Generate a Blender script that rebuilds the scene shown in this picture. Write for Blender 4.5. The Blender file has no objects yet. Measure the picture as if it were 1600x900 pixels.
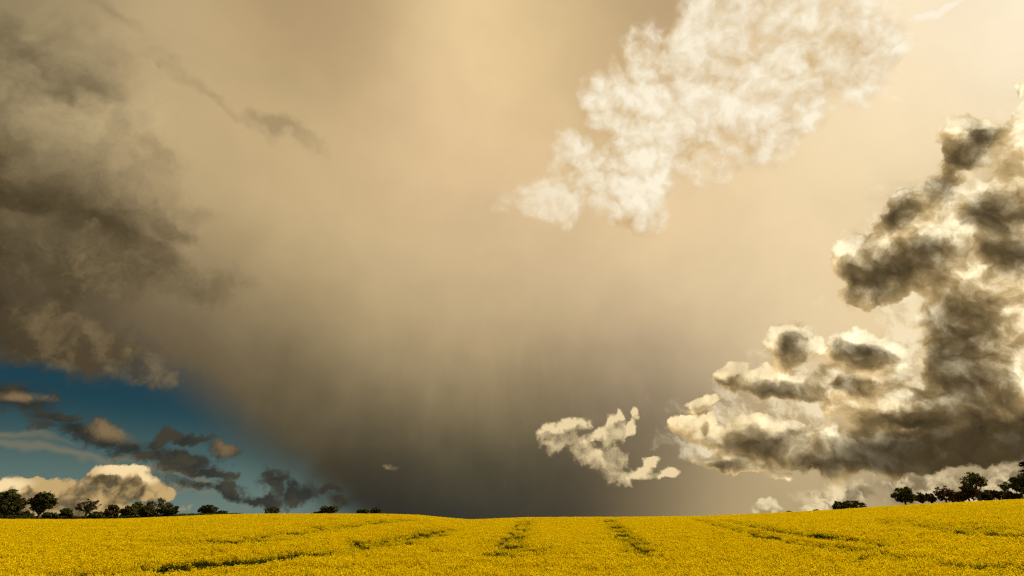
import bpy, math, random
import numpy as np
from mathutils import Vector, Matrix

scene = bpy.context.scene
COL = scene.collection

# ------------------------------------------------------------------ camera
F = 889.0                                   # focal length in pixels of a 1600 px wide picture
PITCH = math.atan((815 - 450) / F)          # the true horizon lies low in the frame
cam_data = bpy.data.cameras.new('camera')
cam_data.sensor_width = 36.0
cam_data.lens = 36.0 * F / 1600.0
cam_data.clip_start = 0.1
cam_data.clip_end = 30000
cam = bpy.data.objects.new('camera', cam_data)
cam.location = (0, 0, 0)
cam.rotation_euler = (math.pi / 2 + PITCH, 0, 0)
COL.objects.link(cam)
scene.camera = cam
scene.render.film_transparent = False
scene.cycles.use_denoising = False
scene.cycles.use_adaptive_sampling = True
scene.cycles.adaptive_threshold = 0.03
scene.cycles.adaptive_min_samples = 12
scene.cycles.max_bounces = 6
scene.cycles.transmission_bounces = 4
scene.cycles.filter_width = 1.3

scene.view_settings.view_transform = 'Standard'
scene.view_settings.look = 'None'
scene.view_settings.exposure = 0.0
scene.view_settings.gamma = 1.0
scene.view_settings.use_curve_mapping = False


def pix_dir(px, py):
    """direction in the world of a point of the photograph (used to place far things)"""
    x = (px - 800) / F
    z = (450 - py) / F
    y = 1.0
    c, s = math.cos(PITCH), math.sin(PITCH)
    v = Vector((x, y * c - z * s, y * s + z * c))
    return v.normalized()


def pix_azel(px, py):
    d = pix_dir(px, py)
    return math.atan2(d.x, d.y), math.atan2(d.z, math.hypot(d.x, d.y))


def lin(h):
    h = h.lstrip('#')
    o = []
    for i in (0, 2, 4):
        c = int(h[i:i + 2], 16) / 255
        o.append(c / 12.92 if c <= 0.04045 else ((c + 0.055) / 1.055) ** 2.4)
    return tuple(o)


# ------------------------------------------------------------------ sun
SUN_AZ, SUN_EL = math.radians(58), math.radians(38)
sun_vec = Vector((math.sin(SUN_AZ) * math.cos(SUN_EL), math.cos(SUN_AZ) * math.cos(SUN_EL), math.sin(SUN_EL)))
sd = bpy.data.lights.new('sun', 'SUN')
sd.energy = 5.0
sd.angle = math.radians(0.5)
sd.color = (1.0, 0.90, 0.72)
sun = bpy.data.objects.new('sun', sd)
sun.rotation_euler = (-sun_vec).to_track_quat('-Z', 'Y').to_euler()
sun.location = (60, 40, 60)
COL.objects.link(sun)

# ------------------------------------------------------------------ world: Nishita sky under procedural storm clouds
world = bpy.data.worlds.new('World')
world.use_nodes = True
NT = world.node_tree
NT.nodes.clear()
world.cycles.sampling_method = 'MANUAL'
world.cycles.sample_map_resolution = 256


def new(t):
    return NT.nodes.new(t)


def setin(sock, v):
    if isinstance(v, S):
        NT.links.new(v.o, sock)
    else:
        sock.default_value = v


class S:
    """a scalar or vector socket with arithmetic"""
    def __init__(self, o, vec=False):
        self.o, self.vec = o, vec

    def _b(self, other, op, swap=False):
        a, b = (other, self) if swap else (self, other)
        if self.vec:
            if op == 'MULTIPLY' and not (isinstance(other, (tuple, list)) or (isinstance(other, S) and other.vec)):
                n = new('ShaderNodeVectorMath'); n.operation = 'SCALE'
                setin(n.inputs[0], self); setin(n.inputs['Scale'], other)
                return S(n.outputs[0], True)
            n = new('ShaderNodeVectorMath'); n.operation = op
            setin(n.inputs[0], a); setin(n.inputs[1], b)
            return S(n.outputs[0], True)
        n = new('ShaderNodeMath'); n.operation = op
        setin(n.inputs[0], a); setin(n.inputs[1], b)
        return S(n.outputs[0])

    def __add__(s, o): return s._b(o, 'ADD')
    def __radd__(s, o): return s._b(o, 'ADD', True)
    def __sub__(s, o): return s._b(o, 'SUBTRACT')
    def __rsub__(s, o): return s._b(o, 'SUBTRACT', True)
    def __mul__(s, o): return s._b(o, 'MULTIPLY')
    def __rmul__(s, o): return s._b(o, 'MULTIPLY')
    def __truediv__(s, o): return s._b(o, 'DIVIDE')


def mth(op, a, b=None, c=None):
    n = new('ShaderNodeMath'); n.operation = op
    setin(n.inputs[0], a)
    if b is not None: setin(n.inputs[1], b)
    if c is not None: setin(n.inputs[2], c)
    return S(n.outputs[0])


def sstep(x, a, b, lo=0.0, hi=1.0):
    n = new('ShaderNodeMapRange'); n.interpolation_type = 'SMOOTHSTEP'
    setin(n.inputs[0], x)
    n.inputs[1].default_value, n.inputs[2].default_value = a, b
    n.inputs[3].default_value, n.inputs[4].default_value = lo, hi
    return S(n.outputs[0])


def lstep(x, a, b, lo=0.0, hi=1.0):
    n = new('ShaderNodeMapRange')
    setin(n.inputs[0], x)
    n.inputs[1].default_value, n.inputs[2].default_value = a, b
    n.inputs[3].default_value, n.inputs[4].default_value = lo, hi
    return S(n.outputs[0])


def dot(v, c):
    n = new('ShaderNodeVectorMath'); n.operation = 'DOT_PRODUCT'
    setin(n.inputs[0], v); setin(n.inputs[1], tuple(c))
    return S(n.outputs['Value'])


def vmix(a, b, t):
    """a + (b-a)*t, for vectors (linear colours are carried as vectors)"""
    n = new('ShaderNodeMix'); n.data_type = 'VECTOR'; n.clamp_factor = True
    fa = [s for s in n.inputs if s.name == 'Factor' and s.type == 'VALUE'][0]
    va = [s for s in n.inputs if s.name == 'A' and s.type == 'VECTOR'][0]
    vb = [s for s in n.inputs if s.name == 'B' and s.type == 'VECTOR'][0]
    setin(fa, t); setin(va, a); setin(vb, b)
    return S([s for s in n.outputs if s.type == 'VECTOR'][0], True)


def fbm(v, scale, detail=5, rough=0.55, lac=2.0, dist=0.0, kind='FBM', off=None):
    n = new('ShaderNodeTexNoise'); n.noise_dimensions = '3D'
    try:
        n.noise_type = kind
    except Exception:
        pass
    if off is not None:
        v = v + off
    setin(n.inputs['Vector'], v)
    n.inputs['Scale'].default_value = scale
    n.inputs['Detail'].default_value = detail
    n.inputs['Roughness'].default_value = rough
    n.inputs['Lacunarity'].default_value = lac
    n.inputs['Distortion'].default_value = dist
    return S(n.outputs['Fac'] if 'Fac' in n.outputs else n.outputs[0])


def relief(v, scale, detail, rough, step=0.012, off=(0, 0, 0)):
    """fractal noise and its slope towards the sun"""
    a = fbm(v, scale, detail, rough, off=off)
    o2 = tuple(Vector(off) + sun_vec * step)
    b = fbm(v, scale, detail, rough, off=o2)
    return a, a - b


def billow(v, scale, detail=3, rough=0.5, smooth=0.35):
    """puffy cells: inverted distance to the nearest cell centre, in octaves"""
    n = new('ShaderNodeTexVoronoi'); n.voronoi_dimensions = '3D'; n.feature = 'F1'
    n.normalize = True
    setin(n.inputs['Vector'], v)
    n.inputs['Scale'].default_value = scale
    n.inputs['Detail'].default_value = detail
    n.inputs['Roughness'].default_value = rough

    return S(n.outputs['Distance'])


def comb(x, y, z):
    n = new('ShaderNodeCombineXYZ')
    for i, q in enumerate((x, y, z)):
        setin(n.inputs[i], q)
    return S(n.outputs[0], True)


def blob(v, px, py, rx, ry, rot=0.0):
    """1 at a place of the sky, 0 on an ellipse round it, negative beyond"""
    c = pix_dir(px, py)
    ca, sa = math.cos(math.radians(rot)), math.sin(math.radians(rot))
    e1 = pix_dir(px + rx * ca, py - rx * sa) - pix_dir(px - rx * ca, py + rx * sa)
    e2 = pix_dir(px - ry * sa, py - ry * ca) - pix_dir(px + ry * sa, py + ry * ca)
    l1, l2 = e1.length / 2, e2.length / 2
    a1 = e1.normalized()
    a3 = a1.cross(e2.normalized()).normalized()
    a2 = a3.cross(a1)
    k3 = 1.0 / max(l1, l2)
    p1, p2, p3 = a1 / l1, a2 / l2, a3 * k3
    q = comb(dot(v, p1), dot(v, p2), dot(v, p3))
    m = new('ShaderNodeVectorMath'); m.operation = 'DISTANCE'
    setin(m.inputs[0], q)
    m.inputs[1].default_value = (c.dot(p1), c.dot(p2), c.dot(p3))
    return mth('SUBTRACT', 1.0, S(m.outputs['Value']))


def union(v, bl, k=0.25):
    acc = None
    for b in bl:
        w = b[5] if len(b) > 5 else 0.0
        q = blob(v, *b[:5]) if len(b) > 4 else blob(v, *b)
        if w: q = q + w
        acc = q if acc is None else mth('SMOOTH_MAX', acc, q, k)
    return acc


def gplane(p, q):
    """normal of the great circle through two places of the sky"""
    return pix_dir(*p).cross(pix_dir(*q)).normalized()


def cumulus(v, blobs, k, freq, det, rough, amp, bfreq, bamp, off, delta, plateau=0.7, gain=1.5):
    """a cloud's depth along the line of sight, and how much its surface there turns to the light"""
    def field(p):
        m = mth('SMOOTH_MIN', union(p, blobs, k) * gain, plateau, 0.3)
        n = fbm(p, freq, det, rough, off=off)
        b = billow(p, bfreq, 1.0, 0.5)
        return m + (n - 0.5) * amp + (0.30 - b) * bamp, n, b
    f0, n0, b0 = field(v)
    f1, _, _ = field(v + tuple(delta))
    h0 = mth('SQRT', mth('MAXIMUM', f0 + 0.05, 0.0))
    h1 = mth('SQRT', mth('MAXIMUM', f1 + 0.05, 0.0))
    return f0, h0 - h1, n0, b0


tc = new('ShaderNodeTexCoord')
D = S(tc.outputs['Generated'], True)

# gentle warps of the direction, shared by all the layers
wx = fbm(D, 5.0, 4, 0.55, off=(3.1, 0, 0)) - 0.5
wy = fbm(D, 5.0, 4, 0.55, off=(0, 7.7, 0)) - 0.5
wz = fbm(D, 5.0, 4, 0.55, off=(0, 0, 5.3)) - 0.5
W = comb(wx, wy, wz)
fx = fbm(D, 26.0, 4, 0.6, off=(1.1, 2, 0)) - 0.5
fy = fbm(D, 26.0, 4, 0.6, off=(0, 4.7, 3)) - 0.5
fz = fbm(D, 26.0, 4, 0.6, off=(6, 0, 1.3)) - 0.5
W2 = comb(fx, fy, fz)
D1 = D + W * 0.10
D2 = D + W * 0.10 + W2 * 0.045
D3 = D + W * 0.05 + W2 * 0.035

# ---- the storm cloud's broad tones: smooth interpolation between tones at places of the sky
RBF = [
    (0, 0, '857553', 90), (110, 20, 'a8936b', 160), (230, 60, 'c0a77b', 90), (400, 60, 'b99d70', 70), (550, 40, 'b69a70', 90),
    (700, 40, 'e6c892', 110), (740, 140, 'eccb99', 100), (830, 70, 'dfc08b', 120), (960, 40, 'c6a97c', 110),
    (60, 150, 'a8946c', 200), (0, 230, '7a6a4a', 200), (30, 330, '544830', 200), (120, 420, '5c4e36', 120), (40, 430, '4a3f2b', 200),
    (180, 250, 'b09a70', 140), (230, 370, '8f7b59', 200),
    (330, 200, 'bea376', 60), (480, 230, 'c9ae7e', 60), (620, 260, 'd3b585', 60), (760, 260, 'debe8e', 60),
    (880, 180, 'd8ba88', 120), (1000, 400, 'dfc395', 60), (1180, 330, 'eacd9d', 60), (1340, 230, 'f3dbb0', 80),
    (1480, 90, 'f7deb0', 80), (1590, 20, 'ffefd0', 80), (1240, 440, 'ecd1a3', 60),
    (330, 430, '9a8560', 80), (450, 400, 'bfa577', 60), (600, 400, 'c6ab7f', 60), (760, 420, 'cdb286', 60),
    (150, 520, '5c4f3a', 100), (300, 520, '5f523d', 90), (430, 520, '8d7b58', 80), (560, 510, 'a9936a', 70),
    (720, 520, 'bba278', 60), (900, 520, 'bfa67d', 60), (1060, 520, 'd0b58a', 60), (1180, 540, 'd9bf92', 80),
    (380, 610, '4c4635', 110), (500, 610, '665b42', 90), (640, 610, '827253', 80), (780, 610, '937f5c', 80),
    (900, 610, '8f7c5a', 90), (1010, 600, '94826a', 90), (1100, 620, '988667', 100),
    (480, 700, '3b3a30', 120), (600, 700, '434032', 100), (720, 700, '535039', 90), (840, 700, '5c5640', 90),
    (960, 700, '665d46', 110), (1050, 700, '7d6d51', 140),
    (600, 780, '34332b', 130), (720, 790, '33322b', 120), (850, 785, '403e32', 110), (950, 785, '574d3b', 130),
    (1030, 775, '8f7d5a', 150), (1130, 775, 'b39c70', 130), (1250, 780, 'b7a076', 120), (1400, 770, 'b5a078', 120), (1580, 750, 'a08c66', 120),
    (560, 870, '34332b', 90), (760, 870, '35342c', 90), (920, 860, '4c4636', 90), (1100, 860, 'a08b66', 90), (300, 860, '3c3b32', 60), (1400, 860, 'a8956e', 60),
    (1400, 560, 'e6cc9c', 60), (1560, 400, 'e8cd9c', 60),
]
EPS = 0.0008
num = None
den = None
DB = D + W * 0.05
# solve for the weights so that the blend passes through the tones themselves
_d = np.array([pix_dir(a, b) for a, b, _, _ in RBF])
_k = np.array([r[3] for r in RBF], float) * 1.15
_t = np.array([lin(r[2]) for r in RBF])
_w = np.exp(_k[None, :] * (_d @ _d.T - 1.0))
_n = _w / (_w.sum(1, keepdims=True) + EPS)
_lam = 0.10
_c = np.linalg.solve(_n.T @ _n + _lam * np.eye(len(RBF)), _n.T @ _t + _lam * _t)
_c = np.clip(_c, 0.004, 1.3)
for (px, py, h, k_), k, cj in zip(RBF, _k, _c):
    w = mth('EXPONENT', mth('MULTIPLY_ADD', dot(DB, pix_dir(px, py)), float(k), -float(k)))
    c3 = new('ShaderNodeVectorMath'); c3.operation = 'SCALE'
    c3.inputs[0].default_value = tuple(float(q) for q in cj); setin(c3.inputs['Scale'], w)
    if num is None:
        num, den = S(c3.outputs[0], True), w
    else:
        num, den = num + S(c3.outputs[0], True), den + w
BACK = (0.20, 0.17, 0.12)                   # the storm overhead and behind the camera
num = num + tuple(EPS * c for c in BACK)
den = den + EPS
inv = mth('DIVIDE', 1.0, den)
base = (num * inv) * (0.985, 1.0, 1.05)

# streaky and mottled texture of the storm: strands on the left, rain streaks in the middle
leftm = sstep(union(D1, [(60, 260, 300, 330, 0)], 0.1), -0.1, 0.7)
nst, rst = relief(D + W * 0.22 + W2 * 0.035, 7.5, 8, 0.62, 0.02, (0, 0, 0))
base = base * (1.0 - leftm * (sstep(nst, 0.36, 0.64) - 0.45) * 0.62 + leftm * rst * 2.2)
nsoft = fbm(D1, 3.0, 5, 0.55, off=(9, 1, 4)) - 0.5
nmid = fbm(D1, 10.0, 5, 0.55, off=(4, 4, 1)) - 0.5
rays = fbm(D * (30.0, 30.0, 2.2), 1.0, 3, 0.5) - 0.5
shaft = sstep(union(D, [(760, 640, 330, 240, 0)], 0.1), -0.1, 0.8)
base = base * (1.02 + nsoft * 0.18 + nmid * 0.20 + rays * shaft * 0.26)
strand = union(D + W * 0.14 + W2 * 0.05, [(50, 50, 70, 20, -50), (105, 120, 70, 17, -55), (185, 35, 80, 20, -35), (150, 165, 60, 26, -50), (195, 215, 50, 26, -40), (250, 250, 40, 22, -30), (330, 160, 110, 16, -34), (440, 215, 80, 12, -28), (262, 122, 26, 7, -20), (310, 330, 60, 22, -10)], 0.2)
base = base * (1.0 - sstep(strand + (nst - 0.5) * 3.0, -0.3, 1.3) * 0.28)

# dark ragged cloud low on the left
DD = D + W * 0.10 + W2 * 0.05
ld = union(DD, [(10, 240, 50, 60, -30), (50, 290, 110, 44, -20), (130, 335, 140, 36, -25), (30, 325, 130, 26, -8), (190, 375, 110, 50, -30), (270, 360, 70, 22, -15), (110, 400, 150, 60, -5), (230, 430, 120, 50, -10)], 0.3)
nld, rld = relief(DD, 13, 8, 0.64, 0.015, (6, 6, 2))
lda = sstep(ld + (nld - 0.5) * 3.4, -0.35, 0.95)
deepl = sstep(union(D1, [(40, 318, 150, 26, -6), (140, 350, 110, 24, -18)], 0.3) + (nld - 0.5) * 2.0, -0.5, 0.9)
ldc = vmix(lin('67593f'), lin('463b27'), deepl)
ldc = ldc * (1.0 + rld * 3.5)
base = vmix(base, ldc, lda * 0.82)
# ---- opening to the blue sky at lower left
n1 = gplane((0, 514), (300, 580))
n2 = gplane((300, 560), (600, 812))
v1 = dot(D3, n1)
v2 = dot(D + W * 0.02, n2)
if n1.dot(pix_dir(100, 700)) < 0: v1 = v1 * -1.0
if n2.dot(pix_dir(100, 760)) < 0: v2 = v2 * -1.0
ragged = fbm(D2, 9.0, 6, 0.55) - 0.5
gap = sstep(v1 + ragged * 0.20, -0.018, 0.024) * sstep(v2 + ragged * 0.06, -0.02, 0.085)
A = 1.0 - gap
# the ragged, faintly lit under-edge of the storm above the opening
P = base * A


def over(P, A, c, a):
    ia = 1.0 - a
    sc_ = new('ShaderNodeVectorMath'); sc_.operation = 'SCALE'
    setin(sc_.inputs[0], c); setin(sc_.inputs['Scale'], a)
    return P * ia + S(sc_.outputs[0], True), mth('MULTIPLY_ADD', A, ia, a)


nh, rh = relief(D3, 12.0, 6, 0.58, 0.02, (2, 2, 2))
edge = union(D3, [(150, 545, 130, 45, -14), (60, 510, 110, 50, -5), (225, 580, 70, 26, -22), (20, 540, 50, 26, 0)], 0.3) + (nh - 0.5) * 0.9
ea = sstep(edge, 0.0, 0.5)
el = sstep(rh * 3.0 + (nh - 0.5) * 1.4, -0.35, 0.45)
P, A = over(P, A, vmix(lin('50442f'), lin('84714f'), el), ea * 0.58)

# ---- haze low over the blue, and pale thin veils
low = dot(D, (0, 0, 1))
hz = sstep(low, 0.17, -0.03) * gap
P, A = over(P, A, lin('7b8e86'), hz * 0.80)
veil = sstep(union(D1 + W * 0.1, [(60, 715, 190, 14, -8), (180, 735, 120, 10, -8), (0, 690, 120, 10, -4), (270, 775, 150, 12, -8), (250, 803, 120, 10, 0)], 0.3) + ragged * 0.6, -0.15, 1.0)
P, A = over(P, A, lin('847a60'), veil * 0.6)
# ---- distant bright cumulus, lower left
DL = D + W * 0.03 + W2 * 0.02
BL = [(180, 757, 62, 26, 0), (165, 740, 26, 14, 0), (208, 745, 26, 14, 0), (222, 768, 42, 22, -10), (255, 775, 20, 12, 0), (140, 780, 60, 25, 0), (60, 772, 60, 20, -10), (10, 765, 30, 18, 0), (55, 752, 12, 10, 0), (90, 775, 40, 22, 0), (20, 790, 90, 22, 0), (120, 800, 170, 18, 0)]
fl, sl, nl, bb = cumulus(DL, BL, 0.18, 30, 8, 0.66, 2.4, 36, 1.3, (5, 5, 5), tuple(sun_vec * 0.009 + Vector((0, 0, 0.007))))
al = sstep(fl, -0.06, 0.34)
b4 = billow(DL, 70, 1.0, 0.5)
litL = lstep(sl * 1.2 + (0.30 - bb) * 2.2 + (0.30 - b4) * 2.0 + (nl - 0.5) * 1.0, -0.85, 0.85)
cl = vmix(lin('594c35'), lin('c4a670'), sstep(litL, 0.05, 1.0))
crest = sstep(union(D1, [(185, 738, 60, 22, 0), (225, 755, 30, 16, 0), (12, 762, 40, 14, 0)], .2), -0.3, 0.5)
cl = vmix(cl, lin('fbe0aa'), sstep(litL, 0.40, 1.0) * crest * 0.9)
P, A = over(P, A, cl, al)
# ---- dark scud across the blue
DS = D + W * 0.05 + W2 * 0.05
ds = union(DS, [(25, 622, 78, 28, -6), (95, 650, 48, 14, -18), (110, 675, 60, 22, -20), (160, 680, 56, 34, -22), (195, 700, 40, 24, -20), (235, 700, 30, 16, 0), (235, 720, 40, 16, -10), (290, 692, 60, 12, -5), (285, 728, 60, 22, -12), (325, 745, 50, 10, -5), (350, 714, 36, 18, -6), (350, 772, 90, 14, -8), (410, 778, 60, 11, -5), (435, 752, 36, 22, -15), (470, 768, 50, 18, 0), (520, 765, 24, 8, 0), (541, 779, 26, 10, 0)], 0.22)
ns = fbm(DS, 24.0, 7, 0.66, off=(1, 8, 2))
fs = ds * 1.2 + (ns - 0.5) * 3.0 + 0.05
asd = sstep(fs, -0.1, 0.75)
cs = vmix(lin('2d2e2a'), lin('443e31'), sstep(ns, 0.4, 0.65))
warmS = sstep(union(D1, [(165, 670, 58, 26, -22), (352, 710, 32, 16, 0), (30, 612, 60, 14, 0)], .1) + (ns - 0.5) * 1.5, -0.2, 1.0)
cs = vmix(cs, lin('87704e'), warmS)
P, A = over(P, A, cs, asd * 0.95)

# ---- the bright broken altocumulus, upper right
DA = D + W * 0.05 + W2 * 0.02
AB = [(970, 265, 120, 66, 25), (1050, 190, 150, 110, 30), (1190, 120, 200, 120, 25), (1320, 80, 110, 75, 10), (870, 300, 90, 40, 10), (990, 330, 60, 36, -10), (1100, 50, 110, 66, 20), (1240, 10, 150, 60, 0), (1395, 92, 40, 14, 25), (850, 320, 90, 34, 0), (1180, 220, 110, 44, 30), (945, 175, 70, 60, 40), (890, 235, 60, 50, 30), (1020, 90, 80, 56, 40)]
DA = D + W * 0.055 + W2 * 0.020
fa_, sa, na, ba = cumulus(DA, AB, 0.3, 12, 8, 0.56, 2.6, 17, 2.0, (2, 6, 1), (0.006, -0.002, 0.009), 0.8, 1.6)
b3 = billow(DA, 46, 1.0, 0.5)
fade = sstep(dot(D, tuple(pix_dir(900, 300).cross(Vector((0, 0, 1))).normalized())), 0.07, -0.10)
aa = sstep(fa_ - fade * 0.4, -0.20, 0.68)
nf, rf = relief(DA, 22, 5, 0.55, 0.012, (3, 2, 9))
la = lstep(sa * 2.0 + rf * 2.2 + (0.30 - ba) * 1.8 + (0.30 - b3) * 1.2 + (na - 0.5) * 1.6 + 0.08, -0.90, 0.72)
ca = vmix(lin('cead79'), lin('fff5dc'), la)
P, A = over(P, A, ca, aa * (1.0 - fade * 0.45) * 0.93)
wisp = sstep(union(D + W * 0.05 + W2 * 0.03, [(1465, 12, 60, 9, 25)], .1) + (na - 0.5) * 1.0, 0.0, 0.6)
P, A = over(P, A, lin('fff4dc'), wisp * 0.8)

# ---- lit banks under the big base on the right
DR = D + W * 0.05 + W2 * 0.028
br = union(DR, [(1560, 745, 170, 26, 4), (1420, 755, 110, 22, 2), (1340, 770, 70, 22, 0), (1300, 780, 60, 16, 0), (1500, 775, 150, 30, 0)], 0.3)
nb, rb = relief(DR, 18, 7, 0.6, 0.014, (4, 1, 7))
fb = br + (nb - 0.5) * 2.0
ab = sstep(fb, -0.1, 0.8)
bbk = billow(DR, 34, 1.0, 0.5)
lb = sstep((nb - 0.5) * 1.4 + rb * 4.0 + (0.28 - bbk) * 1.6 + 0.05, -0.5, 0.55)
cb = vmix(lin('7d6e50'), lin('f3dcae'), lb)
P, A = over(P, A, cb, ab * 0.92)
dk = sstep(union(DR, [(1330, 772, 24, 22, 0), (1415, 775, 44, 26, 0), (1470, 785, 60, 20, 0)], 0.2) + (nb - 0.5) * 1.2, 0.0, 0.7)
P, A = over(P, A, lin('7a6c50'), dk * 0.75)

# ---- small round heads on the horizon
DH = D + W2 * 0.012
hh = union(DH, [(1197, 790, 24, 15, 0), (1186, 796, 14, 10, 0), (1210, 795, 14, 14, 0), (1272, 797, 24, 11, 0), (1285, 793, 10, 8, 0)], 0.12) + (0.28 - billow(DH, 75, 1, 0.5)) * 1.2 + (nb - 0.5) * 0.8
hA = sstep(hh, 0.0, 0.25)
HB = [(1197, 792, 24, 15, 0), (1272, 799, 24, 11, 0)]
hf = union(DH, HB, 0.1) - union(DH + (0.004, 0.0, 0.010), HB, 0.1)
hl = sstep(hf * 0.5 + (0.30 - billow(DH, 85, 1.0, 0.5)) * 4.0 - 0.1, -0.75, 0.75)
P, A = over(P, A, vmix(lin('a3906a'), lin('e8d6aa'), hl), hA * 0.95)

# ---- the great backlit cumulus on the right: glowing where thin, dark where thick
DC = D + W * 0.065 + W2 * 0.030
BKL = [(1330, 600, 190, 60, 5), (1240, 555, 80, 46, 0), (1180, 640, 130, 60, 10), (1420, 520, 80, 60, 0), (1250, 670, 160, 60, 0), (1130, 690, 90, 36, 0), (1450, 330, 120, 70, 40), (1390, 440, 100, 60, 20), (1580, 250, 70, 110, 0)]
DK = D + W * 0.06 + W2 * 0.035
nk, rk = relief(DK, 14, 7, 0.62, 0.014, (1, 9, 3))
bkA = sstep(union(DK, BKL, 0.3) + (nk - 0.5) * 3.0, -0.15, 0.9)
bkl = lstep(rk * 5.0 + (nk - 0.5) * 2.0 + (0.30 - bbk) * 1.2 + 0.05, -0.5, 0.5)
P, A = over(P, A, vmix(lin('b59c70'), lin('fbe9c2'), bkl), bkA * 0.75)
MC = [(1515, 235, 50, 44, 40), (1592, 230, 50, 70, 0), (1594, 132, 12, 22, 0), (1440, 330, 90, 46, 42), (1370, 405, 85, 46, 30), (1470, 400, 120, 70, 10), (1360, 455, 60, 26, 0), (1590, 350, 110, 130, 0), (1500, 540, 95, 110, 0), (1600, 560, 100, 150, 0), (1245, 545, 50, 36, 0), (1215, 595, 90, 36, 0), (1355, 545, 62, 34, 0), (1320, 590, 100, 34, 0), (1148, 580, 34, 20, 20), (1103, 628, 32, 14, 20), (1200, 680, 88, 42, -8), (1120, 685, 50, 20, -10), (1075, 664, 34, 18, 20), (1112, 656, 12, 14, 30), (1150, 722, 60, 18, 0), (1400, 700, 235, 44, 6), (1400, 645, 130, 46, 0), (1560, 660, 120, 60, 6)]
fc, sc_l, nc, bc = cumulus(DC, MC, 0.16, 12, 8, 0.58, 2.2, 19, 1.6, (3, 3, 8), (0.010, -0.006, 0.013), 0.9, 1.4)
b2 = billow(DC, 40, 1.0, 0.5)
fc = fc + (0.30 - b2) * 0.7 + 0.07
acu = sstep(fc, -0.02, 0.24)
core = union(DC, [(1497, 268, 50, 40, 50), (1524, 222, 24, 28, 0), (1400, 336, 40, 22, 45), (1395, 425, 80, 32, 15), (1450, 400, 50, 24, 20), (1550, 335, 60, 34, 0), (1588, 390, 60, 34, 0), (1484, 545, 82, 88, 0), (1500, 600, 80, 46, 0), (1240, 540, 26, 26, 0), (1198, 608, 84, 24, 0), (1350, 545, 40, 22, 0), (1332, 596, 34, 13, 0), (1188, 692, 76, 30, -4), (1140, 727, 50, 13, 0), (1495, 700, 230, 44, 6, 0.2), (1300, 728, 120, 18, 3), (1440, 665, 110, 30, 8), (1592, 134, 6, 12, 0)], 0.6)
nd, rd = relief(DC, 11, 8, 0.56, 0.018, (8, 2, 2))
tau = core * 1.7 + (nd - 0.5) * 2.6 + (0.30 - bc) * 1.2 - (0.30 - b2) * 1.4 - rd * 3.6 - sc_l * 1.2 + 0.66
deep = sstep(union(D1, [(1440, 715, 250, 34, 5), (1600, 690, 100, 50, 6)], 0.3), -0.3, 0.7)
tau = tau + deep * 1.5
rimt = mth('MAXIMUM', sstep(fc, -0.05, 0.70), deep)
tau = mth('SMOOTH_MAX', tau * rimt, 0.0, 0.5)
tau = mth('SMOOTH_MIN', tau, 2.55, 1.3)
trans = mth('EXPONENT', tau * -1.0)
glow = sstep(sc_l * 1.2 + rd * 4.0 + (0.30 - b2) * 1.0, -0.30, 0.6)
lefty = sstep(dot(D, tuple(pix_dir(1230, 620).cross(Vector((0, 0, 1))).normalized())), 0.10, -0.10)
bright = vmix(lin('d9bd8a'), vmix(lin('fff1cf'), lin('ecd8ae'), lefty), glow)
bright = bright * (1.0 + (rd * 2.5 + (0.30 - b2) * 1.1 + (0.30 - bc) * 0.8) * 1.0)
sc2 = new('ShaderNodeVectorMath'); sc2.operation = 'SCALE'
setin(sc2.inputs[0], bright); setin(sc2.inputs['Scale'], trans)
cc = S(sc2.outputs[0], True) * vmix((0.96, 0.88, 0.73), (1.0, 0.97, 0.90), trans)
cc = cc + lin('241f14')
P, A = over(P, A, cc, acu)

# ---- the small lit cumulus in front of the rain
DM = D + W * 0.03 + W2 * 0.036
MM = [(864, 684, 28, 24, 0), (888, 668, 34, 18, 15), (905, 698, 36, 20, -35), (933, 718, 34, 18, -35), (965, 745, 24, 17, -20), (957, 715, 24, 26, 0), (955, 690, 26, 24, 0), (962, 668, 16, 20, 10), (966, 652, 9, 12, 0), (984, 668, 18, 9, 50), (995, 648, 8, 15, -15), (928, 680, 34, 12, 10, -0.12), (1000, 736, 30, 12, 8), (1036, 740, 30, 10, -5), (1016, 722, 18, 9, 10)]
fm, sm, nm, bm_ = cumulus(DM, MM, 0.15, 30, 8, 0.66, 2.3, 44, 0.8, (7, 1, 1), tuple(sun_vec * 0.004 + Vector((-0.003, 0, 0.013))))
fm = fm + 0.10
amm = sstep(fm, -0.12, 0.55)
lm = lstep(sm * 1.9 + (0.3 - bm_) * 1.6 + (nm - 0.5) * 1.6 - 0.15, -0.95, 1.0)
P, A = over(P, A, vmix(lin('75664a'), lin('efd7a6'), lm), amm * 0.96)
tiny = sstep(union(DM, [(611, 734, 15, 9, -10), (794, 757, 5, 8, 20)], 0.1) + (nm - 0.5) * 2.4, 0.0, 0.9)
P, A = over(P, A, lin('a58c62'), tiny * 0.65)

# ---- below the horizon nothing is seen; keep it dim
sky = new('ShaderNodeTexSky')
sky.sky_type = 'NISHITA'
sky.sun_disc = False
sky.sun_elevation = SUN_EL
sky.sun_rotation = SUN_AZ
sky.altitude = 100
sky.air_density = 1.0
sky.dust_density = 1.2
sky.ozone_density = 2.0
tint = new('ShaderNodeVectorMath'); tint.operation = 'MULTIPLY'
NT.links.new(sky.outputs[0], tint.inputs[0])
tint.inputs[1].default_value = (0.062, 0.155, 0.155)
bg1 = new('ShaderNodeBackground')
NT.links.new(tint.outputs[0], bg1.inputs[0])
setin(bg1.inputs[1], (1.0 - A) * 0.1)
bg2 = new('ShaderNodeBackground')
NT.links.new(P.o, bg2.inputs[0])
bg2.inputs[1].default_value = 1.0
add = new('ShaderNodeAddShader')
NT.links.new(bg1.outputs[0], add.inputs[0]); NT.links.new(bg2.outputs[0], add.inputs[1])
wo = new('ShaderNodeOutputWorld')
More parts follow.
